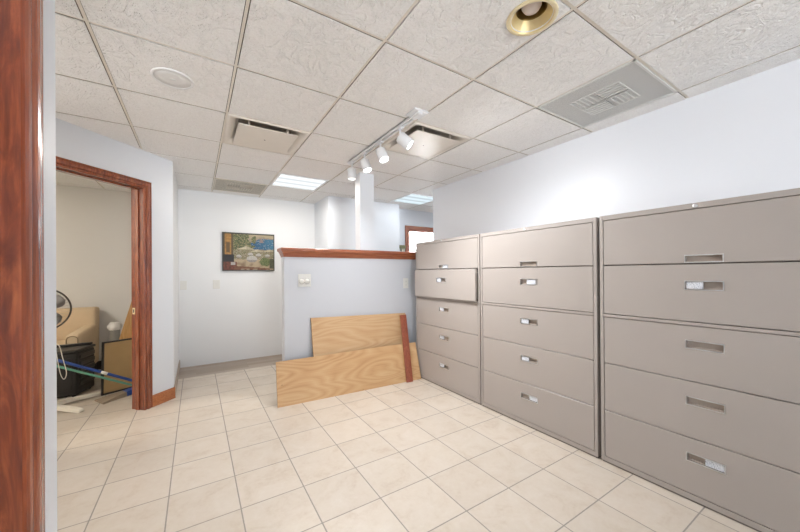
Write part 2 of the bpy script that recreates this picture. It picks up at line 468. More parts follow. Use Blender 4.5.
wall('wall_right', rect(XW, YB, XW + 0.12, YE), 'pale satin wall rising above the filing cabinets', 'wall_gloss')
wall('wall_far', rect(-0.32, YF, 1.66, YF + 0.12), 'pale far wall with the small terrace painting', 'wall_hall')
wall('wall_block', [(1.66, 4.585), (2.90, 4.585), (2.90, 5.36), (1.66, 5.36)], 'projecting pale wall behind the half wall column')
WX = 1.0
mb = MB(); mb.box(XO, YB - 0.12, 0, XL, YB, H + 0.05).box(XL, YB - 0.12, 0, WX, YB, 0.25).box(WX, YB - 0.12, 0, XR, YB, H + 0.05)
structure(mb.build('wall_back', M['wall']), 'pale low wall behind the viewer')
mb = MB()
for k in range(4):
    x = XL + (WX - XL - 0.05) * k / 3; mb.box(x, YB - 0.08, 0.25, x + 0.05, YB - 0.03, H)
mb.box(XL, YB - 0.08, 0.25, WX, YB - 0.03, 0.30).box(XL, YB - 0.08, H - 0.05, WX, YB - 0.03, H)
win = structure(mb.build('added_window', M['cream']), 'unseen window added behind the viewer to bring in daylight', 'window')  # added opening out of view, lets daylight in to lift the ceiling
MB().box(XL, YB - 0.058, 0.30, WX, YB - 0.052, H - 0.05).build('pane', M['glass'], win)
L = bpy.data.lights.new('daylight_portal', 'AREA'); L.shape = 'RECTANGLE'; L.size = WX - XL; L.size_y = H - 0.3
L.cycles.is_portal = True
o = bpy.data.objects.new('daylight_portal', L); COL.objects.link(o); o.location = ((XL + WX) / 2, YB - 0.02, H / 2 + 0.13); o.rotation_euler = (PI / 2, 0, 0)
wall('wall_side', rect(XR, YB, XR + 0.12, 5.3), 'pale wall closing the room beyond the cabinets')

# recessed far wall of the neighbouring room with an interior window in a cherry frame
YR = 4.87
wx0, wx1, wz0, wz1 = 3.285, 4.40, 1.05, 2.03
mb = MB()
mb.box(2.90, YR, 0, wx0, YR + 0.12, H + 0.05).box(wx1, YR, 0, XR, YR + 0.12, H + 0.05)
mb.box(wx0, YR, 0, wx1, YR + 0.12, wz0).box(wx0, YR, wz1, wx1, YR + 0.12, H + 0.05)
structure(mb.build('wall_recess', M['wall']), 'recessed wall holding the bright cherry framed window')
mb = MB(); F = 0.085
prof = [(0, 0.0), (0, 0.012), (0.02, 0.018), (0.06, 0.022), (F, 0.022), (F, 0.0)]
def ring4(w, d):
    return [(wx0 - w, YR - d, wz0 - w), (wx1 + w, YR - d, wz0 - w), (wx1 + w, YR - d, wz1 + w), (wx0 - w, YR - d, wz1 + w)]
rings = [[ring4(w, d)[k] for (w, d) in prof] for k in range(4)]
rings.append(rings[0])
win = mb.loft(rings, True, False).box(wx0, YR, wz1 - 0.012, wx1, YR + 0.12, wz1).box(wx0, YR, wz0, wx0 + 0.012, YR + 0.12, wz1 - 0.012)\
    .build('window_1', M['cherry_x'])
structure(win, 'cherry framed bright window in the recessed wall', 'window')
p_ = MB().box(wx0 + 0.013, YR + 0.05, wz0, wx1 - 0.001, YR + 0.056, wz1 - 0.013).build('pane', M['glass'], win)
MB().box(wx0 + 0.013, YR + 0.02, 1.655, wx1 - 0.001, YR + 0.05, 1.685).build('rail', M['vane'], win)
# the lit room beyond the glass
mb = MB()
mb.box(2.95, 6.3, 0.0, XR, 6.4, H)
structure(mb.build('wall_beyond', M['white']), 'white wall of the lit room seen through the window')

# left side: short wall with the near door, then a diagonal alcove with the office door
nd_y0, nd_y1 = -0.35, 0.628           # near opening
mb = MB()
mb.box(XL - 0.12, nd_y1 + 0.012, 0, XL, 0.754, H + 0.05)
mb.box(XL - 0.12, YB, 0, XL, nd_y0 - 0.012, H + 0.05)
mb.box(XL - 0.12, nd_y0 - 0.012, 2.062, XL, nd_y1 + 0.012, H + 0.05)
structure(mb.build('wall_left', M['wall']), 'pale wall end beside the near cherry door frame at the left edge')
# mirrored diagonal of the alcove, hidden behind the wall end
wall('wall_alcove', [(XL - 0.12, 0.63), (XL - 0.12, 0.754 + 0.12), (-1.95, 2.51), (-2.03, 2.42)], 'hidden diagonal wall of the left alcove')

D = Vector((-1, -1, 0)).normalized()          # along the office wall, away from its corner
NB = Vector((-1, 1, 0)).normalized()          # into the office
C0 = Vector((XL, 4.005, 0))
o1, o2 = 0.306, 1.19                          # door opening, distances from the corner
TH = 0.13; DH = 2.052
mb = MB()
def dseg(a, b, z0, z1):
    p, q = C0 + D * a, C0 + D * b
    mb.prism([(p.x, p.y, z0), (q.x, q.y, z0), (q.x + NB.x * TH, q.y + NB.y * TH, z0), (p.x + NB.x * TH, p.y + NB.y * TH, z0)], (0, 0, z1 - z0))
mb.prism([(C0.x, C0.y, 0), *[(v.x, v.y, 0) for v in (C0 + D * (o1 - 0.014), C0 + D * (o1 - 0.014) + NB * TH)], (XL - 0.12, C0.y + 0.065, 0)], (0, 0, H + 0.05))
dseg(o2 + 0.014, 2.28, 0, H + 0.05)
dseg(o1 - 0.014, o2 + 0.014, DH + 0.014, H + 0.05)
structure(mb.build('wall_diagonal', M['wall']), 'pale diagonal wall around the office doorway')
wall('wall_return', [(XL, C0.y), (XL, YF), (XL - 0.12, YF), (XL - 0.12, C0.y + 0.065)], 'short pale wall running from office doorway corner to far wall', 'wall_hall')
# office shell
wall('wall_office', rect(XO, YO, -0.2, YO + 0.1), 'beige back wall of the office behind the armchair', 'wall_office')
wall('wall_office_side', rect(-0.315, YF + 0.12, -0.2, YO), 'hidden side wall of the office', 'wall_office')
wall('wall_office_left', rect(XO - 0.1, 2.3, XO, YO), 'left wall of the office', 'wall_office')
wall('wall_office_front', rect(XO, 2.35, -1.80, 2.45), 'front wall of the office', 'wall_office')
structure(MB().box(XO, YO - 0.015, 0, -0.32, YO, 0.11).build('baseboard_office', M['basedark']), 'dark baseboard in the office', 'baseboard')

# ------------------------------------------------------------------ door frames
CAS = [(0, 0), (0, 0.007), (0.003, 0.0085), (0.006, 0.0115), (0.010, 0.0135), (0.014, 0.0135), (0.018, 0.0115), (0.0205, 0.007), (0.0225, 0.007), (0.025, 0.0115), (0.029, 0.0155),
       (0.034, 0.018), (0.040, 0.019), (0.047, 0.0188), (0.052, 0.0172), (0.056, 0.014), (0.058, 0.0105), (0.060, 0.0105), (0.0625, 0.0145), (0.067, 0.016), (0.071, 0.015), (0.073, 0.011), (0.073, 0)]
CASN = [(0, 0), (0, 0.004), (0.003, 0.0065), (0.007, 0.0078), (0.011, 0.0072), (0.0135, 0.0048), (0.0148, 0.0042), (0.0165, 0.0062), (0.0185, 0.008), (0.022, 0.0098), (0.027, 0.0108), (0.032, 0.0108),
        (0.036, 0.0098), (0.039, 0.008), (0.0405, 0.0062), (0.042, 0.0062), (0.0435, 0.0082), (0.046, 0.0085), (0.0475, 0.006), (0.0475, 0)]
def casing(mb, org, along, out, a, b, head, sc=1.0, dsc=1.0, CAS=CAS):
    """architrave around an opening a..b along a wall, height head"""
    rings = []
    for (e, sg, zt) in ((a, -1, None), (a, -1, 1), (b, 1, 1), (b, 1, None)):
        rings.append([org + along * (e + sg * w * sc) + out * (d * dsc) + Vector((0, 0, 0 if zt is None else head + w * sc)) for w, d in CAS])
    mb.loft(rings, True, True)
    bmesh.ops.recalc_face_normals(mb.bm, faces=mb.bm.faces[:])
frame = bpy.data.objects.new('door_1', None); COL.objects.link(frame); frame['_o'] = (C0.x, C0.y, 0); frame.location = C0
structure(frame, 'cherry wood frame of the open office doorway', 'door')
mb = MB(); casing(mb, C0, D, -NB, o1, o2, DH); mb.build('architrave', M['cherry_v'], frame)
mb = MB(); casing(mb, C0 + NB * TH, D, NB, o1, o2, DH); mb.build('architrave', M['cherry_v'], frame)
mb = MB()
def dbox(a, b, n0, n1, z0, z1, bev=0.0):
    mb.obox(C0 + D * a + NB * n0 + Vector((0, 0, z0)), D * (b - a), NB * (n1 - n0), (0, 0, z1 - z0), bev)
dbox(o1 - 0.014, o1, 0, TH, 0, DH); dbox(o2, o2 + 0.014, 0, TH, 0, DH); dbox(o1 - 0.014, o2 + 0.014, 0, TH, DH, DH + 0.014)
mb.build('jamb', M['cherry_fig'], frame)
mb = MB()
dbox(o1, o1 + 0.011, 0.045, 0.085, 0, DH, 0.002); dbox(o2 - 0.011, o2, 0.045, 0.085, 0, DH, 0.002); dbox(o1 + 0.011, o2 - 0.011, 0.045, 0.085, DH - 0.011, DH, 0.002)
mb.build('door_stop', M['cherry_v'], frame)
mb = MB(); dbox(o1, o1 + 0.0025, 0.095, 0.125, 0.885, 0.945)
sp = mb.build('strike_plate', M['brass'], frame)
mb = MB(); dbox(o1 + 0.0025, o1 + 0.003, 0.105, 0.117, 0.90, 0.93); mb.build('latch_hole', M['dark'], sp)

frame = bpy.data.objects.new('door_2', None); COL.objects.link(frame); frame['_o'] = (XL, nd_y1, 0); frame.location = (XL, nd_y1, 0)
structure(frame, 'cherry wood door frame close at the left edge', 'door')
mb = MB(); casing(mb, Vector((XL, 0, 0)), Vector((0, 1, 0)), Vector((1, 0, 0)), nd_y0, nd_y1, 2.05, 0.98, 1.0, CASN)
mb.build('architrave', M['cherry_v'], frame)
mb = MB().box(XL - 0.12, nd_y1, 0, XL, nd_y1 + 0.012, 2.05).box(XL - 0.12, nd_y0 - 0.012, 0, XL, nd_y0, 2.05).box(XL - 0.12, nd_y0 - 0.012, 2.05, XL, nd_y1 + 0.012, 2.062)
mb.build('jamb', M['cherry_fig'], frame)
# the room behind the near opening is closed by a plain wall
wall('wall_near_room', rect(XL - 1.0, YB, XL - 0.9, 0.8), 'wall inside the room off the near doorway')

# baseboards of the alcove corner
q0, q1 = C0 + D * (o1 - 0.073), C0
mb = MB()
for (t, z0, z1) in ((0.018, 0, 0.013), (0.013, 0.013, 0.10), (0.009, 0.10, 0.108)):
    mb.prism([(q0.x, q0.y, z0), (q0.x - NB.x * t, q0.y - NB.y * t, z0), (q1.x - NB.x * t + 0.003, q1.y - NB.y * t + 0.003, z0), (q1.x, q1.y, z0)], (0, 0, z1 - z0))
structure(mb.build('baseboard_diagonal', M['cherry_base']), 'orange cherry baseboard beside the office doorway', 'baseboard')
structure(MB().box(XL, C0.y + 0.004, 0, XL + 0.012, YF, 0.105, 0.002, 1).build('baseboard_left', M['basepale']),
          'pale wood baseboard on the short return wall', 'baseboard')

# ------------------------------------------------------------------ half wall, cap and column
hw = MB().box(0.747, YP, 0, XW, YPB, 1.425).build('wall_partition', M['wall_half'])
structure(hw, 'pale lavender half wall behind the plywood boards')
levels = [(1.422, -0.002), (1.422, 0.006), (1.436, 0.008), (1.444, 0.012), (1.456, 0.016), (1.470, 0.021), (1.480, 0.030), (1.484, 0.035), (1.486, 0.036), (1.508, 0.036), (1.513, 0.033), (1.516, 0.028)]
rings = [[(0.747 - k, YP - k, z), (XW - 0.001, YP - k, z), (XW - 0.001, YPB + k, z), (0.747 - k, YPB + k, z)] for z, k in levels]
structure(MB().loft(rings).build('trim_1', M['cherry_x']), 'cherry wood ledge capping the half wall', 'trim')
structure(MB().box(1.588, YP + 0.002, 1.516, 1.765, 3.475, H + 0.05).build('column', M['wall']), 'square white column standing on the half wall ledge', 'column')

# ------------------------------------------------------------------ ceiling: tegular tiles in a T-bar grid
CAN = Vector((1.294, 0.908, H)); SPK = Vector((-0.11, 2.315, H))
skip = {(1, 1): 0}
def cell(i, j): return GX + GS * i, GY + GS * j
FIX = {'diff1': (0, 1), 'diff2': (2, 0), 'trof1': (1, 3), 'trof2': (4, 3), 'vent1': (3, -2), 'vent2': (0, 4),
       'added_next': (6, 1), 'added_alcove': (-3, 0), 'added_office': (-5, 2), 'added_next_deep': (6, -1)}
holes = set(FIX.values())
G = 0.0105
mbt, mbb, mbc = MB(), MB(), MB()
i0, i1, j0, j1 = -6, 8, -11, 7
for i in range(i0, i1):
    for j in range(j0, j1):
        if (i, j) in holes: continue
        x, y = cell(i, j)
        a, b, c, d = x + G, y + G, x + GS - G, y + GS - G
        hole = None
        for P, r in ((CAN, 0.088), (SPK, 0.085)):
            if a < P.x < c and b < P.y < d: hole = (P, r)
        if hole is None:
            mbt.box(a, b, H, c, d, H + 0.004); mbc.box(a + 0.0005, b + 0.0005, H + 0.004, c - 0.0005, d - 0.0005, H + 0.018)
        else:
            P, r = hole
            angs = sorted([2 * PI * k / 40 for k in range(40)] + [math.atan2(yy - P.y, xx - P.x) % (2 * PI) for xx in (a, c) for yy in (b, d)])
            inner, outer = [], []
            for t in angs:
                ct, st = math.cos(t), math.sin(t)
                m_ = min(((c - P.x) / ct if ct > 0 else (a - P.x) / ct) if abs(ct) > 1e-9 else 9, ((d - P.y) / st if st > 0 else (b - P.y) / st) if abs(st) > 1e-9 else 9)
                inner.append((P.x + ct * r, P.y + st * r)); outer.append((P.x + ct * m_, P.y + st * m_))
            n = len(angs)
            rings = [[(*p, H + 0.018) for p in outer], [(*p, H) for p in outer], [(*p, H) for p in inner], [(*p, H + 0.018) for p in inner]]
            mbt.loft(rings, True, False)
structure(mbt.build('ceiling', M['ceiling']), 'rough textured drop ceiling tiles', 'ceiling')
structure(mbc.build('ceiling_core', M['tile_shade']), 'ceiling tile edges darkened to draw the shade in the grid reveals', 'ceiling')
W = 0.0066
for i in range(i0, i1 + 1):
    x = GX + GS * i; mbb.box(x - W, GY + GS * j0, H + 0.0045, x + W, GY + GS * j1, H + 0.008)
for j in range(j0, j1 + 1):
    y = GY + GS * j; mbb.box(GX + GS * i0, y - W, H + 0.0048, GX + GS * i1, y + W, H + 0.0083)
structure(mbb.build('trim_2', M['tbar']), 'cream metal grid bars of the drop ceiling', 'trim')
structure(MB().box(GX + GS * i0, GY + GS * j0, H + 0.16, GX + GS * i1, GY + GS * j1, H + 0.2).build('ceiling_slab', M['plenum']), 'dark void above the drop ceiling', 'ceiling')

# ------------------------------------------------------------------ troffers
def troffer(key, label, hi, lo, col, watts, warm=(1, 1, 1), group='fluorescent ceiling panels'):
    x, y = cell(*FIX[key])
    t = thing('ceiling_light', (x + GS / 2, y + GS / 2, H), label, 'ceiling light', group)
    e = 0.011; w = 0.022
    mb = MB()
    for (a, b, c, d) in ((e, e, GS - e, e + w), (e, GS - e - w, GS - e, GS - e), (e, e + w, e + w, GS - e - w), (GS - e - w, e + w, GS - e, GS - e - w)):
        mb.box(x + a, y + b, H - 0.004, x + c, y + d, H + 0.012)
    mb.box(x + e, y + e, H + 0.03, x + GS - e, y + GS - e, H + 0.05)
    mb.build('frame', M['white'], t)
    MB().box(x + e + w, y + e + w, H + 0.002, x + GS - e - w, y + GS - e - w, H + 0.006).build('diffuser', troffer_mat('troffer_lens_' + key, y + e + w, GS - 2 * e - 2 * w, col, hi, lo), t)
    L = bpy.data.lights.new('lamp_' + key, 'AREA'); L.shape = 'SQUARE'; L.size = 0.52; L.energy = watts; L.color = warm
    lo_ = bpy.data.objects.new('lamp_' + key, L); COL.objects.link(lo_); lo_.location = (x + GS / 2, y + GS / 2, H - 0.012)
    return t
WHT = (0.93, 0.97, 1.0)
troffer('trof1', 'bright striped fluorescent panel in the ceiling near the far wall above the half wall', 0.66, 0.46, WHT, 12, (1.0, 0.94, 0.86))
troffer('trof2', 'pale blue fluorescent panel in the ceiling above the cherry framed window', 0.58, 0.38, (0.80, 0.93, 1.0), 1.6, (0.93, 0.97, 1.0))
troffer('added_alcove', 'unseen ceiling panel added in the left alcove to brighten the floor', 1.0, 0.7, WHT, 11, (1.0, 0.91, 0.80))  # added lamp out of view, lifts the floor at the left
troffer('added_next', 'unseen ceiling panel added for light in the neighbouring room', 1.3, 0.8, WHT, 9)  # added out of view to brighten the far side
troffer('added_next_deep', 'unseen ceiling panel added for light deep in the neighbouring room', 1.3, 0.8, WHT, 5)  # second added panel next door, also out of view
troffer('added_office', 'unseen ceiling panel added for light inside the office', 1.2, 0.8, WHT, 24, (1.0, 0.91, 0.77))  # added out of view as the office light

# ------------------------------------------------------------------ air diffusers with a floating plate
def diffuser(key, label):
    x, y = cell(*FIX[key]); e = 0.006
    t = thing('air_diffuser', (x + GS / 2, y + GS / 2, H), label, 'air diffuser', 'square ceiling diffusers')
    def sq(k, z): return [(x + k, y + k, z), (x + GS - k, y + k, z), (x + GS - k, y + GS - k, z), (x + k, y + GS - k, z)]
    def rsq(k, z, r, n=5):
        pts = []
        for (cx, cy, a0) in ((x + GS - k - r, y + GS - k - r, 0), (x + k + r, y + GS - k - r, PI / 2), (x + k + r, y + k + r, PI), (x + GS - k - r, y + k + r, 1.5 * PI)):
            for q in range(n): a = a0 + PI / 2 * q / (n - 1); pts.append((cx + r * math.cos(a), cy + r * math.sin(a), z))
        return pts
    MB().loft([rsq(e, H + 0.006, 0.004), rsq(e, H - 0.003, 0.004), rsq(0.030, H - 0.004, 0.01), rsq(0.048, H + 0.004, 0.03), rsq(0.090, H + 0.034, 0.03), rsq(0.096, H + 0.07, 0.03)], True, False, True).build('pan', M['cream'], t)
    MB().box(x + 0.08, y + 0.08, H + 0.07, x + GS - 0.08, y + GS - 0.08, H + 0.074).build('duct', M['duct'], t)
    k = 0.083
    pl = MB().box(x + k, y + k, H - 0.020, x + GS - k, y + GS - k, H - 0.014, 0.002).build('plate', M['cream'], t)
    MB().lathe([(0.001, -0.0012), (0.006, -0.0012), (0.006, 0.002)], (x + GS / 2, y + GS / 2, H - 0.020), seg=12).build('screw', M['dark'], pl)
    for (a, b) in ((0.16, 0.115), (GS - 0.16, 0.115), (0.16, GS - 0.115), (GS - 0.16, GS - 0.115)):
        MB().box(x + a - 0.006, y + b - 0.006, H - 0.014, x + a + 0.006, y + b + 0.006, H + 0.07).build('hanger', M['cream'], t)
diffuser('diff1', 'square cream air diffuser with floating plate, above the far hall')
diffuser('diff2', 'square cream air diffuser with floating plate, beside the track lights')

# ------------------------------------------------------------------ perforated vents
def vent(key, label, ms, mv):
    x, y = cell(*FIX[key]); e = 0.008
    t = thing('ceiling_vent', (x + GS / 2, y + GS / 2, H), label, 'ceiling vent', 'perforated ceiling vents')
    mb = MB()
    for (a, b, c, d) in ((e, e, GS - e, e + 0.012), (e, GS - e - 0.012, GS - e, GS - e), (e, e, e + 0.012, GS - e), (GS - e - 0.012, e, GS - e, GS - e)):
        mb.box(x + a, y + b, H - 0.004, x + c, y + d, H + 0.008)
    mb.build('frame', M[mv], t)
    MB().box(x + e + 0.012, y + e + 0.012, H, x + GS - e - 0.012, y + GS - e - 0.012, H + 0.003).build('face', M[ms], t)
    # the four-way deflector showing through the face
    cx, cy = x + GS / 2, y + GS / 2; q = 0.15
    for (sx, sy) in ((-1, -1), (1, -1), (-1, 1), (1, 1)):
        mb = MB(); ax, ay = cx + (0 if sx > 0 else -q), cy + (0 if sy > 0 else -q)
        for k in range(6):
            o = k * q / 5
            if sx * sy > 0: mb.box(ax + o - 0.003, ay, H - 0.0035, ax + o + 0.003, ay + q, H)
            else: mb.box(ax, ay + o - 0.003, H - 0.0035, ax + q, ay + o + 0.003, H)
        if sx * sy > 0: mb.box(ax, ay - 0.003, H - 0.0037, ax + q, ay + 0.003, H).box(ax, ay + q - 0.003, H - 0.0037, ax + q, ay + q + 0.003, H)
        else: mb.box(ax - 0.003, ay, H - 0.0037, ax + 0.003, ay + q, H).box(ax + q - 0.003, ay, H - 0.0037, ax + q + 0.003, ay + q, H)
        mb.build('louver', M[mv], t)
vent('vent1', 'grey perforated ceiling vent beside the right wall above the cabinets', 'grille', 'vane')
vent('vent2', 'beige perforated ceiling vent at the far wall above the painting', 'grille_w', 'vane_w')

# ------------------------------------------------------------------ brass downlight
t = thing('downlight', CAN, 'round brass recessed downlight in the ceiling near the top edge', 'downlight')
MB().lathe([(0.110, 0.0), (0.110, -0.004), (0.106, -0.007), (0.099, -0.008), (0.094, -0.006)], CAN, seg=48).build('trim_ring', M['brass'], t)
MB().lathe([(0.0945, -0.006), (0.084, 0.010), (0.066, 0.038)], CAN, seg=48).build('reflector', M['brass_cone'], t)
MB().lathe([(0.066, 0.038), (0.062, 0.044), (0.060, 0.15), (0.001, 0.15)], CAN, seg=40).build('can', M['brass_in'], t)
MB().lathe([(0.001, 0.026), (0.018, 0.028), (0.034, 0.036), (0.043, 0.052), (0.043, 0.066), (0.032, 0.09), (0.018, 0.149)], CAN, seg=32).build('bulb', M['bulb'], t)

# ------------------------------------------------------------------ ceiling speaker
t = thing('ceiling_speaker', SPK, 'flat round white speaker in the ceiling at the upper left', 'speaker')
MB().lathe([(0.106, 0.0), (0.106, -0.004), (0.102, -0.007), (0.094, -0.006), (0.092, -0.003)], SPK, seg=48).build('rim', M['white'], t)
MB().lathe([(0.001, -0.0055), (0.05, -0.005), (0.093, -0.0035), (0.093, 0.004)], SPK, seg=48).build('grille', M['spkgrille'], t)
MB().box(SPK.x - 0.014, SPK.y - 0.006, H - 0.0085, SPK.x + 0.014, SPK.y + 0.006, H - 0.005, 0.001).build('badge', M['vane'], t)

# ------------------------------------------------------------------ track light
TXX = 1.35
t = thing('ceiling_track_light', (TXX, 2.5, H), 'white ceiling track with four spotlight heads running towards the column', 'track light')
MB().box(TXX - 0.018, 1.90, H - 0.022, TXX - 0.006, 3.07, H, 0.0).box(TXX + 0.006, 1.90, H - 0.022, TXX + 0.018, 3.07, H).box(TXX - 0.018, 1.90, H - 0.008, TXX + 0.018, 3.07, H)\
    .build('track', M['trackw'], t)
MB().box(TXX - 0.005, 1.92, H - 0.0145, TXX + 0.005, 3.05, H - 0.008).build('conductor', M['plastic_g'], t)
MB().box(TXX - 0.021, 3.07, H - 0.024, TXX + 0.021, 3.095, H, 0.002).build('end_cap', M['trackw'], t)
MB().box(TXX - 0.055, 1.83, H - 0.012, TXX + 0.065, 1.95, H, 0.004).box(TXX - 0.02, 1.84, H - 0.03, TXX + 0.02, 1.93, H - 0.012, 0.003).build('power_box', M['trackw'], t)
heads = [  # y, axis direction (towards the light), lens material, watts
    (3.03, (-0.05, -0.10, -0.96), 'lens_dim', 6),
    (2.74, (0.14, -0.34, -0.93), 'lens', 20),
    (2.43, (0.14, -0.42, -0.90), 'lens', 23),
    (2.11, (0.60, -0.46, -0.65), 'lens', 9)]
for y, ax, lm, watts in heads:
    a = Vector(ax).normalized()
    pv = Vector((TXX, y, H - 0.098))
    mb = MB().box(TXX - 0.016, y - 0.03, H - 0.036, TXX + 0.016, y + 0.03, H - 0.022, 0.003)
    side = a.cross(Vector((0, 1, 0)) if abs(a.y) < 0.8 else Vector((1, 0, 0))).normalized()
    mb.tube([(TXX, y, H - 0.036), (TXX, y, H - 0.10)], 0.008)
    adp = mb.build('adapter', M['trackw'], t)
    hb = pv + a * 0.045
    hd = MB().lathe([(0.001, -0.05), (0.041, -0.05), (0.045, -0.046), (0.045, 0.058), (0.041, 0.058), (0.037, 0.048), (0.001, 0.048)], hb, a, seg=28).build('head', M['trackw'], t)
    MB().lathe([(0.001, 0.052), (0.036, 0.051), (0.038, 0.0485)], hb, a, seg=28).build('lens', M[lm], hd)
    L = bpy.data.lights.new('spot_lamp', 'SPOT'); L.energy = watts * 2.2; L.spot_size = math.radians(144); L.spot_blend = 1.0; L.shadow_soft_size = 0.04
    L.color = (0.97, 0.98, 1.0)
    so = bpy.data.objects.new('spot_lamp', L); COL.objects.link(so)
    so.location = hb + a * 0.075
    so.rotation_euler = a.to_track_quat('-Z', 'Y').to_euler()

# ------------------------------------------------------------------ filing cabinets
XC = 2.262; CD = 0.50; CW = 1.041; CH_ = 1.617
def panel_with_pocket(mb_front, y0, y1, z0, z1, hy0, hy1, hz0, hz1, x, th):
    """drawer front in the plane X=x (facing -X) with a rectangular hole; th = thickness"""
    b = 0.003
    def r(y0, y1, z0, z1, xx): return [(xx, y0, z0), (xx, y1, z0), (xx, y1, z1), (xx, y0, z1)]
    rings = [r(y0, y1, z0, z1, x + th), r(y0, y1, z0, z1, x + b), r(y0 + b, y1 - b, z0 + b, z1 - b, x),
             r(hy0, hy1, hz0, hz1, x), r(hy0, hy1, hz0, hz1, x + th * 0.95)]
    mb_front.loft(rings, True, False)
    return mb_front
def cabinet(yc, label, opened=None, cards=()):
    t = thing('filing_cabinet', (XC + CD / 2, yc, 0), label, 'filing cabinet', 'five drawer lateral filing cabinets')
    y0, y1 = yc - CW / 2, yc + CW / 2
    s = 0.021       # side stile
    mb = MB()
    mb.box(XC, y0, 0.011, XC + CD, y0 + s, CH_, 0.003).box(XC, y1 - s, 0.011, XC + CD, y1, CH_, 0.003)
    mb.box(XC, y0 + s, CH_ - 0.03, XC + CD, y1 - s, CH_, 0.002)
    mb.box(XC + CD - 0.02, y0 + s, 0.0, XC + CD, y1 - s, CH_ - 0.03)
    mb.box(XC + 0.002, y0 + s, 0.011, XC + CD - 0.02, y1 - s, 0.04)
    mb.build('body', M['cab'], t)
    MB().box(XC + 0.03, y0 + s, 0.04, XC + 0.045, y1 - s, CH_ - 0.03).box(XC + 0.008, y0 + 0.006, 0, XC + CD - 0.01, y1 - 0.006, 0.011).build('shade_panel', M['cab_dark'], t)  # dark sheets put shade into the drawer gaps and under the base
    zs = [(1.292, 1.584, 1.289 + 0.012, 1.334), (0.977, 1.288, 1.153, 1.194), (0.655, 0.955, 0.834, 0.872), (0.347, 0.651, 0.528, 0.566), (0.043, 0.343, 0.222, 0.260)]
    for n, (z0, z1, h0, h1) in enumerate(zs):
        x = XC + 0.001
        if opened == n: x = XC - 0.034
        a, b = y0 + s + 0.003, y1 - s - 0.003
        hy0, hy1 = yc - 0.070, yc + 0.078
        if n == 0: z0 += 0.002
        mb = panel_with_pocket(MB(), a, b, z0, z1, hy0, hy1, h0, h1, x, 0.024)
        if opened == n:
            mb.box(x + 0.024, a + 0.012, z0 + 0.03, XC + 0.40, a + 0.024, z1 - 0.03).box(x + 0.024, b - 0.024, z0 + 0.03, XC + 0.40, b - 0.012, z1 - 0.03)
            mb.box(x + 0.024, a + 0.024, z0 + 0.02, XC + 0.40, b - 0.024, z0 + 0.03)
        dr = mb.build('drawer', M['cab'], t)
        if opened == n:
            MB().box(x + 0.0245, a + 0.004, z0 + 0.004, x + 0.03, b - 0.004, z1 - 0.004).build('drawer_back_plate', M['cab_dark'], dr)
        # steel rimmed recess
        mb = MB(); f = 0.0045
        mb.box(x - 0.002, hy0 - f, h0 - f, x + 0.002, hy1 + f, h0).box(x - 0.002, hy0 - f, h1, x + 0.002, hy1 + f, h1 + f)
        mb.box(x - 0.002, hy0 - f, h0, x + 0.002, hy0, h1).box(x - 0.002, hy1, h0, x + 0.002, hy1 + f, h1)
        mb.build('handle', M['chrome'], dr)
        MB().box(x + 0.0225, hy0 - 0.002, h0 - 0.002, x + 0.0235, hy1 + 0.002, h1 + 0.002).box(x + 0.012, hy0, h0, x + 0.0225, hy1, h0 + 0.005).build('handle_recess', M['pocket'], dr)
        side = cards[n] if n < len(cards) else None
        if side:
            c0, c1 = {'L': (yc + 0.006, hy1 - 0.002), 'R': (hy0 + 0.002, yc + 0.004), 'M': (yc - 0.06, yc + 0.02)}[side]
            cy, cz = (c0 + c1) / 2, (h0 + h1) / 2
            MB().box(x + 0.003, c0, h0 + 0.002, x + 0.005, c1, h1 - 0.002).build('label_card', M['label'], dr, (x, cy, cz))
    MB().box(XC - 0.004, y0 + s + 0.002, 0.957, XC + 0.3, y1 - s - 0.002, 0.9735, 0.002).build('pull_out_shelf', M['cab'], t)
    lk = MB().lathe([(0.001, 0.004), (0.009, 0.004), (0.011, 0.002), (0.011, -0.002)], (XC, yc + 0.035, CH_ - 0.0165), (-1, 0, 0), 20).build('lock', M['chrome'], t)
    MB().box(XC - 0.0046, yc + 0.034, CH_ - 0.022, XC - 0.0038, yc + 0.036, CH_ - 0.011).build('keyhole', M['dark'], lk)
    return t
cabinet(0.573, 'beige lateral filing cabinet nearest the viewer, cut by the right edge', None, (None, 'L', None, None, 'R'))
cabinet(1.634, 'beige lateral filing cabinet standing between two others', None, (None, 'M', 'L', 'L', 'R'))
cabinet(2.686, 'beige lateral filing cabinet beside the half wall with second drawer ajar', 1, ('M', 'L', 'L', 'L', 'L'))

# ------------------------------------------------------------------ plywood boards and the loose casing strip
def board(name, bl, br, tl, tr, th, mat, label):
    bl, br, tl, tr = map(Vector, (bl, br, tl, tr))
    ex = (br - bl).normalized(); nz = (tl - bl); n = ex.cross(nz).normalized()      # n points to the viewer side or away
    if n.y < 0: n = -n
    mid = (bl + br) / 2
    t = thing(name, (mid.x, mid.y, 0), label, 'board')
    # board face in a local frame so the grain follows the board
    ez = (nz - ex * nz.dot(ex)).normalized()
    R = Matrix((ex, n, ez)).transposed().to_4x4(); R.translation = mid
    inv = R.inverted()
    pts = [inv @ p for p in (bl, br, tr, tl)]
    for nm, mt, d0, d1, k in (('face', M[mat], 0.0, 0.0015, 0.0), ('core', M['ply_edge'], 0.0015, th, 0.0)):
        mb = MB()
        mb.prism([(p.x, d0, p.z) for p in pts], (0, d1 - d0, 0))
        o = mb.build(nm, mt, None)
        o.parent = t; o.matrix_local = Matrix.Translation((-mid.x, -mid.y, 0)) @ R
    return t
board('plywood_board', (0.640, 3.158, 0.0), (2.246, 3.086, 0.0), (0.648, 3.268, 0.402), (2.243, 3.21, 0.412), 0.018, 'ply1',
      'long low plywood board lying on edge in front of the taller one')
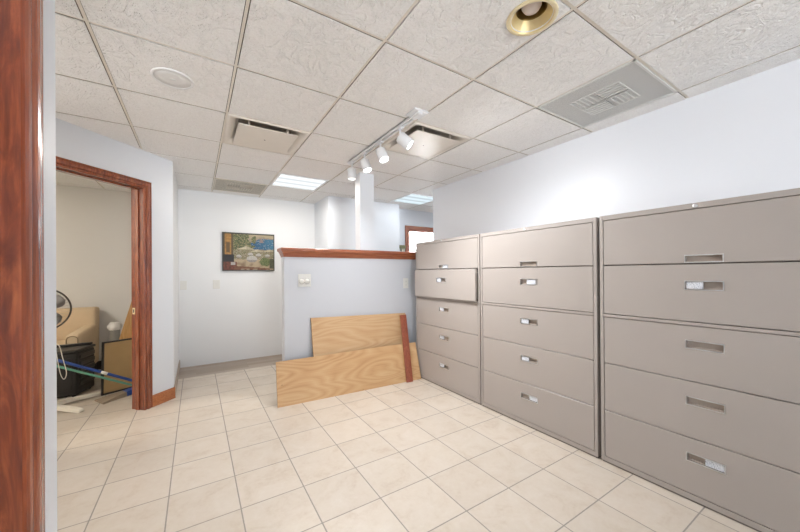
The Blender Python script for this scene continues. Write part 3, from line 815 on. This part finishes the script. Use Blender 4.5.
board('plywood_board', (1.03, 3.225, 0.0), (2.20, 3.225, 0.0), (1.005, 3.318, 0.793), (2.175, 3.318, 0.762), 0.018, 'ply2',
      'taller plywood board leaning on the half wall behind the long one')
t = thing('casing_strip', (2.07, 3.07, 0), 'narrow reddish cherry casing strip leaning upright across the plywood boards', 'wood strip')
P0 = Vector((2.028, 3.068, 0.0)); P1 = Vector((2.070, 3.268, 0.747))
ez = P1 - P0; ex = Vector((0.083, -0.004, 0)); en = ex.cross(ez).normalized()
if en.y < 0: en = -en
mb = MB(); prof = [(0, 0.004), (0.08, 0.0), (0.35, -0.003), (0.8, -0.006), (0.95, -0.006), (1.0, 0.0), (1.0, 0.01), (0, 0.01)]
mb.loft([[P0 + ez * k + ex * u + en * (d - 0.002) for u, d in prof] for k in (0, 1)]).build('face', M['cherry_strip'], t)
MB().obox(P0 + ex * 0.02 + en * 0.0082, ex * 0.96, en * 0.006, ez).build('back', M['stake'], t)

# ------------------------------------------------------------------ painting (own composition: a shaded terrace above a bay)
px0, px1, pz0, pz1 = 0.318, 1.022, 1.302, 1.857
t = thing('painting', ((px0 + px1) / 2, YF, pz0), 'small framed painting of a sunny terrace above a blue bay on the far wall', 'painting')
MB().box(px0, YF - 0.03, pz0, px1, YF - 0.002, pz1, 0.002, 1).build('frame', M['canvas_edge'], t)
def paint(u, v):
    n1 = noise.noise(Vector((u * 9, v * 9, 1))); n2 = noise.noise(Vector((u * 26, v * 26, 5))); n3 = noise.noise(Vector((u * 60, v * 60, 9)))
    V3 = lambda *a: Vector(a)
    c = V3(0.52, 0.44, 0.27) * (1 + 0.15 * n1)                                             # hazy sky
    if v < 0.93 - 0.05 * abs(math.sin(u * 7 + 1)): c = V3(0.40, 0.32, 0.22) * (1 + 0.3 * n2)   # far cliffs
    shore = 0.57 + 0.02 * n1
    if u > 0.48 and v > shore and v < 0.86 - 0.16 * max(0.0, 0.70 - u) / 0.22 + 0.02 * n2:
        c = V3(0.02, 0.12, 0.27).lerp(V3(0.07, 0.28, 0.42), max(0, min(1, (u - 0.6) * 1.6 + n2 * 0.3))) * (1 + 0.3 * n3)
        if n3 > 0.40: c = V3(0.50, 0.52, 0.52)
        if 0.70 < u < 0.80 and 0.76 < v < 0.84 and n2 > -0.2: c = V3(0.33, 0.25, 0.23)
    if u < 0.56 + 0.12 * n1 and v > 0.55 - 0.3 * max(0, u - 0.3):
        c = (V3(0.10, 0.14, 0.05), V3(0.22, 0.23, 0.09), V3(0.40, 0.34, 0.18), V3(0.07, 0.09, 0.04))[int((n2 * 2.2 + n3 * 1.3 + 10) * 1.7) % 4] * (1 + 0.3 * n3)
    if v <= 0.55:                                                                           # planting and chairs
        c = (V3(0.17, 0.18, 0.07), V3(0.40, 0.33, 0.21), V3(0.28, 0.20, 0.11), V3(0.50, 0.45, 0.34))[int((n2 * 2 + n3 * 1.5 + 10) * 1.6) % 4] * (1 + 0.25 * n3)
    if v < 0.30: c = V3(0.58, 0.46, 0.30).lerp(V3(0.30, 0.20, 0.12), max(0, min(1, n1 * 1.6 + 0.35 - u * 0.3))) * (1 + 0.2 * n3)
    for (cu, cv, w, h) in ((0.44, 0.665, 0.20, 0.10), (0.66, 0.585, 0.13, 0.07), (0.91, 0.59, 0.13, 0.07)):   # sunshades
        d = abs(u - cu) / w
        if d < 1 and cv - h < v < cv - h * d ** 0.8: c = V3(0.70, 0.62, 0.43) * (1 + 0.12 * n2 - 0.25 * (u > cu))
        if abs(u - cu) < 0.008 and 0.30 < v < cv - h: c = V3(0.33, 0.27, 0.17)
    for (cu, cv, r) in ((0.55, 0.31, 0.105), (0.68, 0.42, 0.055), (0.52, 0.44, 0.05), (0.86, 0.40, 0.05), (0.30, 0.38, 0.05)):    # set tables
        q = (u - cu) ** 2 + ((v - cv) * 1.15) ** 2
        if q < r * r: c = V3(0.62, 0.59, 0.54) * (1 + 0.4 * n3) if v > cv - r * 0.2 else V3(0.36, 0.33, 0.31) * (1 + 0.5 * n3)
    if (u - 0.82) ** 2 + (v - 0.24) ** 2 < 0.013 + 0.010 * n2: c = (V3(0.08, 0.12, 0.03) if n3 < 0 else V3(0.24, 0.28, 0.11))
    if u > 0.90 and v < 0.32: c = V3(0.10, 0.10, 0.05) * (1 + 0.5 * n2)
    if u < 0.19:                                                                            # ochre house at the left
        c = V3(0.52, 0.27, 0.07) * (1 + 0.4 * n2)
        if u < 0.045 or 0.155 < u: c = V3(0.14, 0.10, 0.05)
        if 0.07 < u < 0.135 and 0.48 < v < 0.74: c = V3(0.20, 0.12, 0.05)
    if u < 0.21 and 0.23 < v < 0.43: c = V3(0.03, 0.03, 0.035) * (1 + 0.5 * n3)
    if u < 0.26 and v < 0.23: c = V3(0.20, 0.06, 0.035) * (1 + 0.7 * n2)
    if 0.15 < u < 0.23 and 0.15 < v < 0.22: c = V3(0.55, 0.52, 0.48)
    if v < 0.15 - 0.10 * u and u > 0.22: c = V3(0.24, 0.10, 0.05) * (1 + 0.5 * n2)
    if v < 0.05 and n1 > 0.1: c = V3(0.48, 0.38, 0.26)
    if v > 0.97 or u < 0.018 or u > 0.985 or v < 0.02: c = V3(0.06, 0.055, 0.05)
    return tuple(max(0, min(1, x * 1.15)) for x in c)
nu, nv = 120, 94
bm = bmesh.new(); cl = bm.loops.layers.color.new('paint')
vs = [[bm.verts.new((px0 + 0.003 + (px1 - px0 - 0.006) * i / nu - t.location.x, -0.0308, (pz1 - pz0 - 0.006) * j / nv + 0.003)) for i in range(nu + 1)] for j in range(nv + 1)]
for j in range(nv):
    for i in range(nu):
        f = bm.faces.new((vs[j][i], vs[j][i + 1], vs[j + 1][i + 1], vs[j + 1][i]))
        c = paint((i + 0.5) / nu, (j + 0.5) / nv)
        c = tuple((x * 0.56) ** (1 / 2.2) for x in c)
        for l in f.loops: l[cl] = (*c, 1)
me = bpy.data.meshes.new('canvas'); bm.to_mesh(me); bm.free()
m, nt, b = new_mat('oil_paint'); va = N(nt, 'ShaderNodeVertexColor', layer_name='paint')
nt.links.new(va.outputs[0], b.inputs['Base Color']); b.inputs['Roughness'].default_value = 0.6
me.materials.append(m); o = bpy.data.objects.new('canvas', me); COL.objects.link(o); o.parent = t

# ------------------------------------------------------------------ wall plates
def plate(name, x, z, y, w, h, label, cat, kind):
    t = thing(name, (x, y, z), label, cat)
    MB().box(x - w / 2, y - 0.006, z - h / 2, x + w / 2, y, z + h / 2, 0.003).build('plate', M['plastic'], t)
    if kind == 'round':
        for dx in (-0.028, 0.024):
            r_ = MB().lathe([(0.001, 0.018), (0.022, 0.017), (0.025, 0.012), (0.026, 0.006)], (x + dx, y, z - 0.008), (0, -1, 0), 24).build('dial', M['plastic'], t)
            MB().lathe([(0.026, 0.006), (0.030, 0.0075), (0.030, 0.006)], (x + dx, y, z - 0.008), (0, -1, 0), 24).build('ring', M['plastic_g'], r_)
    elif kind == 'outlet':
        for dz in (-0.022, 0.022):
            r_ = MB().box(x - 0.016, y - 0.009, z + dz - 0.014, x + 0.016, y - 0.006, z + dz + 0.014, 0.002).build('socket', M['plastic'], t)
            MB().box(x - 0.009, y - 0.0095, z + dz - 0.005, x - 0.006, y - 0.009, z + dz + 0.006).box(x + 0.006, y - 0.0095, z + dz - 0.005, x + 0.009, y - 0.009, z + dz + 0.006).build('slots', M['plastic_g'], r_)
    else:
        MB().hexa([(x - 0.016, y - 0.008, z - 0.032), (x + 0.016, y - 0.008, z - 0.032), (x + 0.016, y - 0.006, z - 0.032), (x - 0.016, y - 0.006, z - 0.032),
                   (x - 0.016, y - 0.012, z + 0.032), (x + 0.016, y - 0.012, z + 0.032), (x + 0.016, y - 0.006, z + 0.032), (x - 0.016, y - 0.006, z + 0.032)]).build('rocker', M['plastic'], t)
    return t
plate('dimmer_switch', 0.948, 1.184, YP, 0.132, 0.13, 'square white plate with two round dials on the half wall', 'switch plate', 'round')
plate('wall_outlet', 2.20, 1.126, YP, 0.075, 0.125, 'white electric outlet on the half wall beside the cabinet', 'outlet', 'outlet')
plate('light_switch', 0.245, 1.112, YF, 0.085, 0.125, 'white light switch on the far wall below the painting', 'light switch', 'rocker')
plate('light_switch', -0.142, 1.108, YF, 0.075, 0.12, 'white light switch on the far wall beside the office doorway corner', 'light switch', 'rocker')

# small post seen above the ledge in the neighbouring room
t = thing('corner_post', (3.10, 4.82, 0), 'cream post with olive cap showing above the ledge beside the window frame', 'post')
MB().box(3.085, 4.80, 0, 3.145, 4.85, 1.69, 0.003).build('post', M['creampost'], t)
MB().box(3.02, 4.77, 1.69, 3.155, 4.86, 1.745, 0.004).build('cap', M['olive'], t)

# ------------------------------------------------------------------ office: armchair
t = thing('armchair', (-1.42, 5.35, 0), 'beige upholstered armchair against the office back wall', 'armchair')
MB().hexa([(-1.78, 5.50, 0.12), (-1.075, 5.50, 0.12), (-1.075, 5.70, 0.12), (-1.78, 5.70, 0.12), (-1.79, 5.53, 0.842), (-1.07, 5.53, 0.842), (-1.07, 5.72, 0.842), (-1.79, 5.72, 0.842)], 0.045, 4).build('backrest', M['upholstery'], t)
MB().box(-1.70, 5.03, 0.14, -1.17, 5.53, 0.34, 0.02, 2).build('seat_frame', M['upholstery'], t)
MB().box(-1.68, 5.0, 0.34, -1.19, 5.50, 0.475, 0.045, 4).build('seat_cushion', M['upholstery'], t)
for (f0, f1, b0, b1) in ((-1.235, -1.115, -1.19, -1.075), (-1.77, -1.65, -1.785, -1.67)):
    ar = MB().hexa([(f0, 5.02, 0.12), (f1, 5.02, 0.12), (b1, 5.56, 0.12), (b0, 5.56, 0.12), (f0, 5.02, 0.585), (f1, 5.02, 0.585), (b1, 5.56, 0.635), (b0, 5.56, 0.635)], 0.04, 4).build('armrest', M['upholstery'], t)
    pts = []
    for k in range(13):
        a = PI * k / 12; pts.append(((f0 + f1) / 2 - math.cos(a) * (f1 - f0) / 2 * 0.78, 5.017, 0.53 + 0.038 * math.sin(a)))
    pts = [(pts[0][0], 5.017, 0.16)] + pts + [(pts[-1][0], 5.017, 0.16)]
    MB().tube(pts, 0.004, 6).build('piping', M['piping'], ar)
for (x, y) in ((-1.74, 5.06), (-1.15, 5.06), (-1.74, 5.66), (-1.12, 5.66)):
    MB().lathe([(0.018, 0), (0.026, 0.13)], (x, y, 0), seg=12, caps=True).build('leg', M['basedark'], t)

# black boxy set
t = thing('black_box', (-1.2, 4.74, 0), 'bulky black plastic box with grooved side standing in front of the armchair', 'box')
O_ = Vector((-1.045, 4.60, 0)); ax_ = Vector((-0.42, -0.02, 0)); ay_ = Vector((0.085, 0.29, 0))
def bp(u, v, z): return O_ + ax_ * u + ay_ * v + Vector((0, 0, z))
def bb(mb, u0, u1, v0, v1, z0, z1, bev=0.0):
    mb.hexa([bp(u0, v0, z0), bp(u1, v0, z0), bp(u1, v1, z0), bp(u0, v1, z0), bp(u0, v0, z1), bp(u1, v0, z1), bp(u1, v1, z1), bp(u0, v1, z1)], bev, 3); return mb
bb(MB(), 0, 1, 0, 1, 0.012, 0.455, 0.02).build('body', M['blackp'], t)
bb(MB(), -0.012, 1.01, -0.02, 1.02, 0.455, 0.482, 0.008).build('top', M['blacktop'], t)
bb(MB(), 0.05, 1.0, 0.88, 1.03, 0.482, 0.507, 0.006).build('lip', M['blackp'], t)
bb(MB(), 0.08, 0.95, -0.03, 0.0, 0.07, 0.40, 0.006).build('front_panel', M['blackp'], t)
for z in (0.10, 0.17, 0.24, 0.31, 0.38):
    bb(MB(), -0.03, 0.0, 0.12, 0.92, z, z + 0.045, 0.006).build('side_rib', M['blacktop'], t)
for (u, v) in ((0.08, 0.1), (0.92, 0.1), (0.08, 0.9), (0.92, 0.9)):
    p = bp(u, v, 0); MB().lathe([(0.015, 0), (0.015, 0.014)], p, seg=10, caps=True).build('foot', M['blackp'], t)

# pedestal fan
FC_ = Vector((-1.20, 4.29, 0))
t = thing('pedestal_fan', FC_, 'pedestal fan with dark ring and white crossed feet just inside the office', 'fan')
mb = MB()
MB().tube([FC_ + Vector((0, 0, 0.04)), FC_ + Vector((0, 0, 0.60))], 0.016).tube([FC_ + Vector((0, 0, 0.60)), FC_ + Vector((0, 0, 0.84))], 0.011).build('pole', M['fanwhite'], t)
MB().lathe([(0.02, 0.60), (0.022, 0.57), (0.022, 0.63), (0.014, 0.64)], FC_, seg=16).build('collar', M['fanwhite'], t)
for tip in ((-0.886, 4.056), (-0.835, 4.545), (-1.50, 4.54), (-1.52, 4.05)):
    e = Vector((*tip, 0)) - FC_; n = Vector((-e.y, e.x, 0)).normalized(); rings = []
    for k, w, z0, z1 in ((0.0, 0.030, 0.022, 0.060), (0.45, 0.030, 0.020, 0.050), (0.80, 0.032, 0.008, 0.036), (0.97, 0.026, 0.0, 0.024), (1.0, 0.018, 0.004, 0.016)):
        c = FC_ + e * k
        rings.append([c + n * w + Vector((0, 0, z0)), c + n * w * 0.8 + Vector((0, 0, z1)), c - n * w * 0.8 + Vector((0, 0, z1)), c - n * w + Vector((0, 0, z0))])
    MB().loft(rings, True, True, False).build('foot', M['fanwhite'], t)
ax = (Vector((0.15, 0, 1.05)) - (FC_ + Vector((0, 0, 0.935)))).normalized(); ax = Vector((ax.x + 0.05, ax.y, 0.05)).normalized()
hc = FC_ + Vector((-0.02, 0, 0.935)) + ax * 0.07
MB().lathe([(0.001, -0.17), (0.045, -0.165), (0.055, -0.14), (0.055, -0.07), (0.04, -0.05)], hc, ax, 24).build('motor', M['fanwhite'], t)
ring = MB().torus(hc, ax, 0.197, 0.0075, 64, 8).build('ring', M['fanring'], t)
u = ax.cross(Vector((0, 0, 1))).normalized(); v = u.cross(ax)
def pol(r, a, d): return hc + (u * math.cos(a) + v * math.sin(a)) * r + ax * d
mb = MB()
for k in range(40):
    a = 2 * PI * k / 40
    mb.tube([pol(0.03, a, 0.045), pol(0.12, a, 0.04), pol(0.196, a, 0.004)], 0.0007, 4)
    mb.tube([pol(0.05, a, -0.055), pol(0.14, a, -0.05), pol(0.196, a, -0.004)], 0.0007, 4)
mb.build('cage', M['wire'], t)
MB().lathe([(0.001, 0.05), (0.032, 0.048), (0.034, 0.04)], hc, ax, 24).build('badge', M['fanwhite'], t)
for k in range(4):
    a0 = PI / 4 + 2 * PI * k / 4 + 0.12
    rings = []
    for i in range(9):
        r = 0.028 + 0.15 * i / 8; w = (0.25 + 0.34 * math.sin(PI * min(1, (i + 1.5) / 9.5)) ** 0.7) * (1 if i < 8 else 0.75)
        rings.append([pol(r, a0 - w, -0.018), pol(r, a0, 0.002), pol(r, a0 + w, 0.018), pol(r, a0, -0.001)])
    MB().loft(rings, True, True, True).build('blade', M['fanblade'], t)
MB().lathe([(0.03, -0.03), (0.03, 0.015), (0.001, 0.022)], hc, ax, 20).build('hub', M['fanwhite'], t)
mb = MB()
def loop(pts, r=0.0032):
    out = []
    P = [Vector(p) for p in pts]
    for i in range(len(P) - 1):
        p0, p1, p2, p3 = P[max(0, i - 1)], P[i], P[i + 1], P[min(len(P) - 1, i + 2)]
        for q in range(8):
            s = q / 8
            out.append(0.5 * ((2 * p1) + (p2 - p0) * s + (2 * p0 - 5 * p1 + 4 * p2 - p3) * s * s + (3 * p1 - p0 - 3 * p2 + p3) * s ** 3))
    out.append(P[-1]); mb.tube(out, r, 6)
loop([(-1.183, 4.27, 0.66), (-1.12, 4.2, 0.625), (-1.085, 4.16, 0.60), (-1.065, 4.15, 0.46), (-1.047, 4.15, 0.345), (-1.025, 4.15, 0.30), (-1.010, 4.15, 0.36), (-1.035, 4.15, 0.50), (-1.06, 4.16, 0.61), (-1.12, 4.21, 0.64), (-1.184, 4.275, 0.655)])
loop([(-1.183, 4.27, 0.655), (-1.12, 4.18, 0.55), (-1.105, 4.13, 0.40), (-1.092, 4.13, 0.31), (-1.078, 4.13, 0.34), (-1.085, 4.14, 0.46), (-1.11, 4.18, 0.58), (-1.183, 4.28, 0.65)])
mb.build('cord', M['fanwhite'], t)

# broom handles leaning across the doorway
def pole(name, a, b, r, mat, label, band=None):
    a, b = Vector(a), Vector(b)
    t = thing(name, (a.x, a.y, 0), label, 'broom handle')
    MB().tube([a, b], r, 12).build('shaft', M[mat], t)
    d = (b - a).normalized()
    MB().tube([b - d * 0.02, b + d * 0.02], r * 1.25, 12).build('end_cap', M['blackp'], t)
    if band:
        p, q = a + (b - a) * band[0], a + (b - a) * band[1]
        MB().tube([p, q], r * 1.06, 12).build('paper_band', M['plastic'], t)
pole('blue_broom', (-0.30, 4.262, 0.035), (-1.33, 4.22, 0.595), 0.0135, 'blue', 'blue broom handle slanting across the office doorway', (0.43, 0.475))
pole('green_broom', (-0.33, 4.236, 0.015), (-1.35, 4.196, 0.555), 0.0105, 'green', 'green broom handle slanting just below the blue one')

# broom head lying on the floor
t = thing('floor_brush', (-0.6, 4.4, 0), 'blue broom head with tan bristles lying on the floor inside the office doorway', 'broom')
bd = Vector((-0.86, -0.5, 0)).normalized(); bn = Vector((-bd.y, bd.x, 0)); bo = Vector((-0.50, 4.44, 0.0))
rings = []
for k, w, z0, z1 in ((0.0, 0.035, 0.01, 0.05), (0.10, 0.05, 0.004, 0.055), (0.15, 0.055, 0.002, 0.045)):
    c = bo + bd * k; rings.append([c + bn * w + Vector((0, 0, z0)), c + bn * w * 0.8 + Vector((0, 0, z1)), c - bn * w * 0.8 + Vector((0, 0, z1)), c - bn * w + Vector((0, 0, z0))])
MB().loft(rings).build('block', M['blue'], t)
rings = []
for k, w, z0, z1 in ((0.15, 0.05, 0.004, 0.042), (0.26, 0.075, 0.002, 0.03), (0.36, 0.10, 0.0, 0.014)):
    c = bo + bd * k; rings.append([c + bn * w + Vector((0, 0, z0)), c + bn * w * 0.9 + Vector((0, 0, z1)), c - bn * w * 0.9 + Vector((0, 0, z1)), c - bn * w + Vector((0, 0, z0))])
MB().loft(rings).build('bristles', M['bristle'], t)
MB().tube([bo + Vector((0.0, 0, 0.03)), bo - bd * 0.07 + Vector((0, 0, 0.035))], 0.014, 12).build('socket', M['blue'], t)

# framed panel leaning behind the jamb, seen from the back
t = thing('framed_panel', (-0.65, 4.56, 0), 'black framed tan panel leaning on edge behind the office door jamb', 'framed panel')
A = Vector((-0.832, 4.48, 0.0)); e = Vector((0.50, 0.27, 0)).normalized(); Lh, Hh = 0.42, 0.548
upv = Vector((0.0, 0.05, Hh)); nn = e.cross(upv).normalized()
if nn.y > 0: nn = -nn
f = 0.018
un = upv.normalized()
MB().obox(A, e * Lh, -nn * 0.02, un * f).obox(A + upv - un * f, e * Lh, -nn * 0.02, un * f).obox(A, e * f, -nn * 0.02, upv).obox(A + e * (Lh - f), e * f, -nn * 0.02, upv).build('frame', M['blackframe'], t)
MB().obox(A + e * f + un * f - nn * 0.004, e * (Lh - 2 * f), -nn * 0.008, upv - un * 2 * f).build('backing', M['cork'], t)

# leaning plank and the clear bin
t = thing('wood_plank', (-0.80, 4.98, 0), 'narrow tan wooden plank leaning behind the framed panel', 'plank')
MB().obox((-0.90, 5.0, 0.0), (0.12, 0.0, 0), (0, 0.02, 0), (0.36, 0.06, 1.40), 0.002).build('board', M['stake'], t, None)
t = thing('clear_bin', (-0.87, 5.38, 0), 'tall clear plastic bin with white bag bunched on top beside the armchair', 'bin')
P = Vector((-0.87, 5.38, 0))
MB().lathe([(0.045, 0.0), (0.055, 0.57), (0.058, 0.575), (0.0535, 0.572), (0.0435, 0.006), (0.001, 0.006)], P, seg=24).build('bin', M['clear'], t)
bm_ = MB(); rings = []
for (r, h) in ((0.042, 0.02), (0.049, 0.30), (0.051, 0.555), (0.064, 0.575), (0.066, 0.60), (0.056, 0.632), (0.034, 0.65), (0.004, 0.645)):
    rings.append([P + Vector((math.cos(a) * r * k, math.sin(a) * r * k, h + (0.012 * (k - 1) * 8 if h > 0.56 else 0))) for a, k in
                  ((2 * PI * i / 28, 1 + (0.13 if h > 0.56 else 0.02) * math.sin(i * 2.7 + h * 30)) for i in range(28))])
bm_.loft(rings, True, True, True).build('bag', M['bag'], t)

# ------------------------------------------------------------------ light inside the room beyond the window
L = bpy.data.lights.new('lamp_beyond', 'AREA'); L.size = 0.9; L.energy = 13; L.color = (0.9, 0.96, 1.0)
o = bpy.data.objects.new('lamp_beyond', L); COL.objects.link(o); o.location = (3.9, 5.7, H - 0.02)

# ------------------------------------------------------------------ world and camera
w = bpy.data.worlds.new('world'); SC.world = w; w.use_nodes = True
# overcast sky above, brighter half added below the horizon to light the ceiling
nt = w.node_tree; bg = nt.nodes['Background']
tc = N(nt, 'ShaderNodeTexCoord'); sp_ = N(nt, 'ShaderNodeSeparateXYZ'); nt.links.new(tc.outputs['Generated'], sp_.inputs[0])
mr = N(nt, 'ShaderNodeMapRange'); mr.inputs[1].default_value = -0.03; mr.inputs[2].default_value = 0.03
nt.links.new(sp_.outputs[2], mr.inputs[0])
nt.links.new(mixc(nt, mr.outputs[0], (8.6, 8.7, 8.6), (1.5, 1.68, 1.82)), bg.inputs[0]); bg.inputs[1].default_value = 3.1

f, cx, cy, yaw, pitch, roll = 321.88, 400.0, 272.43, 0.5652, -0.0026, -0.007
r0 = Vector((math.cos(yaw), -math.sin(yaw), 0)); z0 = Vector((math.sin(yaw), math.cos(yaw), 0)); d0 = Vector((0, 0, -1))
fw = z0 * math.cos(pitch) + d0 * math.sin(pitch); dn = -z0 * math.sin(pitch) + d0 * math.cos(pitch)
rt = r0 * math.cos(roll) - dn * math.sin(roll); dn = r0 * math.sin(roll) + dn * math.cos(roll)
cam = bpy.data.cameras.new('camera'); co = bpy.data.objects.new('camera', cam); COL.objects.link(co)
cam.sensor_fit = 'HORIZONTAL'; cam.sensor_width = 36.0; cam.lens = f / 800 * 36
cam.shift_x = 0.0; cam.shift_y = (cy - 266) / 800; cam.clip_start = 0.02
mw = Matrix((rt, -dn, -fw)).transposed().to_4x4(); mw.translation = Vector((0, 0, 1.25)); co.matrix_world = mw
SC.camera = co

for o in list(bpy.data.objects):
    if '_o' in o: del o['_o']
vs_ = SC.view_settings
vs_.view_transform = 'Standard'; vs_.look = 'None'; vs_.gamma = 1.0; vs_.use_curve_mapping = False
vs_.exposure = 0.84
SC.cycles.max_bounces = 10; SC.cycles.diffuse_bounces = 6
SC.cycles.sample_clamp_indirect = 6.0
try: SC.cycles.use_denoising = True
except Exception: pass
